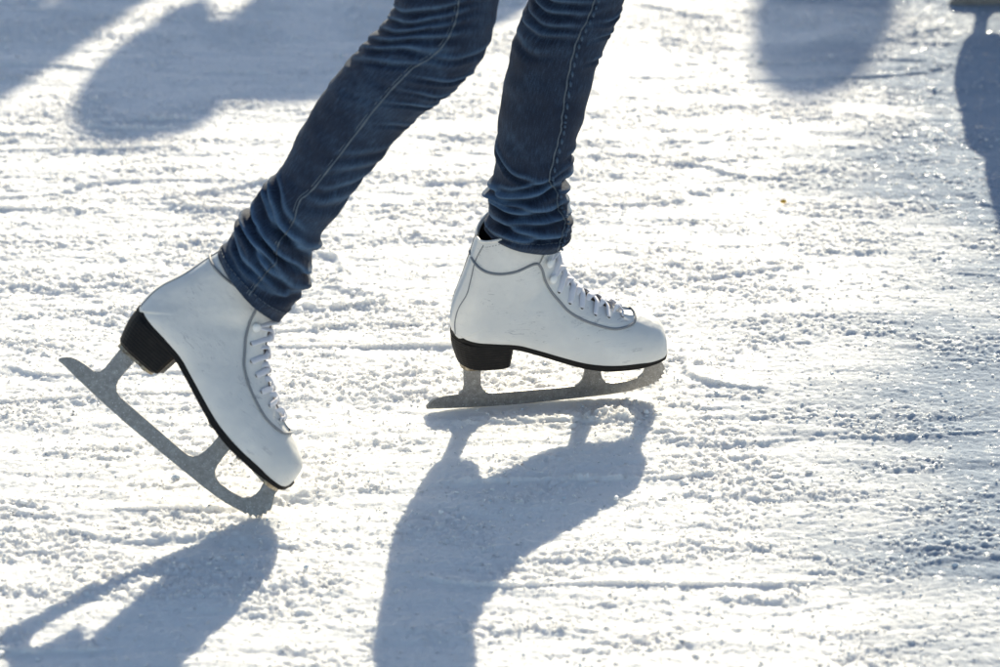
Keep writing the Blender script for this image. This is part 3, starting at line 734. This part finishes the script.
# ------------------------------------------------------------------ snowy ice
def vnoise(x, y, seed):
    xi = np.floor(x).astype(np.int64); yi = np.floor(y).astype(np.int64); fx = x-xi; fy = y-yi
    fx = fx*fx*fx*(fx*(fx*6-15)+10); fy = fy*fy*fy*(fy*(fy*6-15)+10)
    def h(a, b):
        n = (a*374761393+b*668265263+seed*1442695041) & 0xffffffff
        n = ((n ^ (n >> 13))*1274126177) & 0xffffffff; n = n ^ (n >> 16); return (n & 0xffff)/65535.
    return (h(xi, yi)*(1-fx)+h(xi+1, yi)*fx)*(1-fy)+(h(xi, yi+1)*(1-fx)+h(xi+1, yi+1)*fx)*fy
def fbm(x, y, f, oct_, seed, gain=.5):
    s = 0; a = 1; t = 0
    for o in range(oct_): s = s+a*vnoise(x*f, y*f, seed+o*17); t += a; a *= gain; f *= 2.03
    return s/t
def axis(lo, hi, step, far):
    a = np.arange(lo, hi, step); g = []; s = step; x = hi
    while x < far: g.append(x); s *= 1.045; x += s
    g2 = []; s = step; x = lo-step
    while x > -far: g2.append(x); s *= 1.045; x -= s
    return np.r_[g2[::-1], a, g]
STEP = .0021
gx = axis(-.95, .95, STEP, 60); gy = axis(-1.0, 1.45, STEP*1.1, 60)
X, Y = np.meshgrid(gx, gy)
def height_field(X, Y):
    a = .0 ; wob = (fbm(X, Y, 3, 2, 5)-.5)*.12
    ca, sa = math.cos(R(3)), math.sin(R(3))
    U = X*ca+Y*sa; W_ = -X*sa+Y*ca+wob*.25
    U2 = X*math.cos(R(-9))+Y*math.sin(R(-9)); W2 = -X*math.sin(R(-9))+Y*math.cos(R(-9))
    z = (fbm(X, Y, 2.5, 3, 1)-.5)*.010
    z += (fbm(U*4, W_*26, 1, 4, 21, .6)-.5)*.0055            # long low skate-track streaks
    z += (fbm(U2*5, W2*50, 1, 3, 31, .6)-.5)*.0030
    chop = np.clip((fbm(U*9, W_*22, 1, 3, 41)-.44)*5, 0, 1)   # where snow is churned
    lum = fbm(X*1.0, Y*1.3, 140, 4, 51, .68)
    chop = .22+.78*chop; z += chop*np.clip(lum-.42, 0, 1)*.0115
    fine = fbm(X, Y, 260, 3, 61, .7); z += (fine-.5)*(.0026+.0030*chop)
    # berms pushed up by blades: thin ridges broken into lumps
    r1 = np.abs(fbm(U*2.2, W_*9, 1, 2, 71)-.5); rd = np.exp(-(r1/.012)**2)*np.clip((fbm(U*6, W_*6, 1, 2, 81)-.45)*5, 0, 1)
    z += rd*(.0035+.008*np.clip(lum-.4, 0, 1))
    # thin cut grooves
    for k_, (ang, f, s) in enumerate(((4, 7, 91), (-14, 5, 101), (22, 4, 111))):
        c_, s_ = math.cos(R(ang)), math.sin(R(ang)); g = -X*s_+Y*c_+(fbm(X, Y, 1.3, 1, s)-.5)*.25
        q = np.abs(vnoise(g*f*3, X*0+.5, s)-.5); z -= .0010*np.exp(-(q/.010)**2)*(fbm(X, Y, 2, 1, s+3) > .5)
    return z, chop
far = 1/(1+np.maximum(0, np.maximum(np.abs(X)-3, np.abs(Y-.2)-3.5))**2*1.5)
Z, chop = height_field(X, Y)
Z = Z*far
# level out: keep mean at zero near the skates
# wetter bare ice towards the right of the rink patch
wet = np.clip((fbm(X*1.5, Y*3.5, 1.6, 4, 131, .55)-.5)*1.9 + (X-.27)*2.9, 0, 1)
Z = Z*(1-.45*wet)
# flatten under the standing blade so that the runner sits in a shallow cut
seg0 = np.array(MF@Vector((0, 0, 0)))[:2]; seg1 = np.array(MF@Vector((.25, 0, 0)))[:2]; dv = seg1-seg0; L_ = np.linalg.norm(dv); dv /= L_
al = (X-seg0[0])*dv[0]+(Y-seg0[1])*dv[1]; pe = np.abs(-(X-seg0[0])*dv[1]+(Y-seg0[1])*dv[0])
wgt = np.exp(-(pe/.022)**2)*np.clip(1-np.maximum(0, np.maximum(-al, al-L_))/.03, 0, 1)
mask = (pe < .05) & (al > -.02) & (al < L_+.02); z0 = float(Z[mask].mean())
Z = Z-z0; Z = Z*(1-.85*wgt)+wgt*(-.0010)
tp_ = on_ground(252, 522); w2 = np.exp(-(((X-tp_[0])/.03)**2+((Y-tp_[1])/.03)**2)); Z = Z*(1-.8*w2)+w2*.001
ny, nx = X.shape
me = bpy.data.meshes.new('ice'); nv = nx*ny; me.vertices.add(nv)
me.vertices.foreach_set('co', np.stack([X, Y, Z], -1).astype(np.float32).ravel())
idx = np.arange(nv).reshape(ny, nx); q = np.stack([idx[:-1, :-1], idx[:-1, 1:], idx[1:, 1:], idx[1:, :-1]], -1).reshape(-1, 4)
nf = len(q); me.loops.add(nf*4); me.loops.foreach_set('vertex_index', q.astype(np.int32).ravel())
me.polygons.add(nf); me.polygons.foreach_set('loop_start', (np.arange(nf)*4).astype(np.int32))
me.polygons.foreach_set('loop_total', np.full(nf, 4, np.int32)); me.polygons.foreach_set('use_smooth', np.ones(nf, bool))
me.update(calc_edges=True)
at = me.attributes.new('wet', 'FLOAT', 'POINT'); at.data.foreach_set('value', wet.astype(np.float32).ravel())
ice = bpy.data.objects.new('ice', me); COL.objects.link(ice); tag(ice, kind='structure')
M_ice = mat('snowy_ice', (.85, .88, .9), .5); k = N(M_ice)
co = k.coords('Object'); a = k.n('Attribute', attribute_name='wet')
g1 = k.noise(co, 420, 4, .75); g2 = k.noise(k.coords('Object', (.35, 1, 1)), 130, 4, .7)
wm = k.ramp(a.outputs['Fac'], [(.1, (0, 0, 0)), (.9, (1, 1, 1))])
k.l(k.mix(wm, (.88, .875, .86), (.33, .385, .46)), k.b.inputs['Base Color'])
rr = k.n('MapRange'); k.l(wm, rr.inputs[0]); rr.inputs[3].default_value = .55; rr.inputs[4].default_value = .9
gn = k.ramp(k.noise(k.coords('Object', (.45, 1, 1)), 150, 3, .6), [(.60, (0, 0, 0)), (.64, (1, 1, 1))])
gw = k.n('MapRange'); k.l(wm, gw.inputs[0]); gw.inputs[3].default_value = .12; gw.inputs[4].default_value = 1.0
gm = k.n('Math', operation='MULTIPLY'); k.l(gn, gm.inputs[0]); k.l(gw.outputs[0], gm.inputs[1])
mr = k.n('Mix', data_type='FLOAT'); k.l(gm.outputs[0], mr.inputs[0]); k.l(rr.outputs[0], mr.inputs[2]); mr.inputs[3].default_value = .13; k.l(mr.outputs[0], k.b.inputs['Roughness'])
sp_ = k.n('MapRange'); k.l(gm.outputs[0], sp_.inputs[0]); sp_.inputs[3].default_value = .12; sp_.inputs[4].default_value = .6; k.l(sp_.outputs[0], k.b.inputs['Specular IOR Level'])
k.b.inputs['Specular IOR Level'].default_value = .12
k.b.inputs['Subsurface Weight'].default_value = .8; k.b.inputs['Subsurface Scale'].default_value = .012; k.b.inputs['Subsurface Radius'].default_value = (1, .97, .92)
k.l(k.bump(g1, .7, .0016, k.bump(g2, .5, .003)), k.b.inputs['Normal'])
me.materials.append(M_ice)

# loose crumbs of snow
ico = bmesh.new(); bmesh.ops.create_icosphere(ico, subdivisions=1, radius=1); iv = np.array([v.co[:] for v in ico.verts]); fi_ = [[v.index for v in f.verts] for f in ico.faces]; ico.free()
fi_ = np.array(fi_)
def zat(x, y):
    i = np.clip(np.searchsorted(gx, x)-1, 0, nx-2); j = np.clip(np.searchsorted(gy, y)-1, 0, ny-2); return Z[j, i], chop[j, i], wet[j, i]
NCR = 42000
cx = rng.uniform(-.95, .95, NCR*3); cy = rng.uniform(-.98, 1.4, NCR*3); zz, ch, we = zat(cx, cy)
keep = rng.random(NCR*3) < (.04+.75*ch)*(1-.5*we); 
pe2 = np.abs(-(cx-seg0[0])*dv[1]+(cy-seg0[1])*dv[0]); al2 = (cx-seg0[0])*dv[0]+(cy-seg0[1])*dv[1]
keep &= ~((pe2 < .008) & (al2 > -.02) & (al2 < .29))
cx, cy, zz, wec = cx[keep][:NCR], cy[keep][:NCR], zz[keep][:NCR], we[keep][:NCR]; nC = len(cx)
sz = .0006+.0012*rng.random(nC)**2.2; big_ = rng.random(nC) < .012; sz[big_] *= 2.2
VV = np.zeros((nC, len(iv), 3)); 
base_def = [1+.45*(rng.random(len(iv))-.5) for _ in range(12)]
for d in range(12):
    s_ = np.arange(nC) % 12 == d; n_ = s_.sum(); ang = rng.random(n_)*6.28; shp = iv*base_def[d][:, None]
    ca, sa = np.cos(ang), np.sin(ang); sx_ = 1+rng.random(n_)*.8
    x_ = shp[None, :, 0]*sx_[:, None]; y_ = shp[None, :, 1]+0*x_; z_ = shp[None, :, 2]*.75+0*x_
    VV[s_] = np.stack([(x_*ca[:, None]-y_*sa[:, None]), (x_*sa[:, None]+y_*ca[:, None]), z_], -1)*sz[s_][:, None, None]
ZZ_ = 0
VV += np.stack([cx, cy, zz+sz*.35], -1)[:, None, :]
FF = (fi_[None]+(np.arange(nC)*len(iv))[:, None, None]).reshape(-1, 3)
me = bpy.data.meshes.new('snow_crumbs'); me.vertices.add(nC*len(iv)); me.vertices.foreach_set('co', VV.astype(np.float32).ravel())
nf = len(FF); me.loops.add(nf*3); me.loops.foreach_set('vertex_index', FF.astype(np.int32).ravel()); me.polygons.add(nf)
me.polygons.foreach_set('loop_start', (np.arange(nf)*3).astype(np.int32)); me.polygons.foreach_set('loop_total', np.full(nf, 3, np.int32)); me.polygons.foreach_set('use_smooth', np.ones(nf, bool)); me.update(calc_edges=True)
M_icy = mat('clear_ice_grains', (.62, .68, .74), .14, Specular_IOR_Level=.9)
me.materials.append(M_snow); me.materials.append(M_icy)
gi = (rng.random(nC) < .05+.35*wec).astype(np.int32); me.polygons.foreach_set('material_index', np.repeat(gi, len(fi_))); cr = bpy.data.objects.new('snow_crumbs', me); COL.objects.link(cr)
tag(cr, 'loose white crumbs of shaved snow scattered over the ice', 'snow', kind='stuff')

# the tiny yellow scrap lying on the snow
p = on_ground(783, 203); z_ = float(zat(np.array([p[0]]), np.array([p[1]]))[0][0])
V_ = [(-.004, -.001, 0), (-.001, -.003, .001), (.003, -.002, .0), (.005, .001, .001), (.001, .003, .002), (-.003, .002, .001)]
V_ = V_+[(x, y, z+.0008) for x, y, z in V_]; F_ = [(0, 1, 2, 3, 4, 5), (6, 7, 8, 9, 10, 11)]+[(i, (i+1) % 6, 6+(i+1) % 6, 6+i) for i in range(6)]
M_yel = mat('yellow_paper', (.75, .42, .03), .6)
o = mesh_obj('paper_scrap', V_, F_, M_yel, smooth=False); fix_normals(o); o.location = (p[0], p[1], z_+.002); o.rotation_euler = (R(20), 0, 0)
tag(o, 'tiny yellow scrap lying on the bright snow right of the skates', 'scrap')

scene.render.engine = 'CYCLES'
scene.cycles.max_bounces = 6; scene.cycles.diffuse_bounces = 4
scene.cycles.sample_clamp_indirect = 8
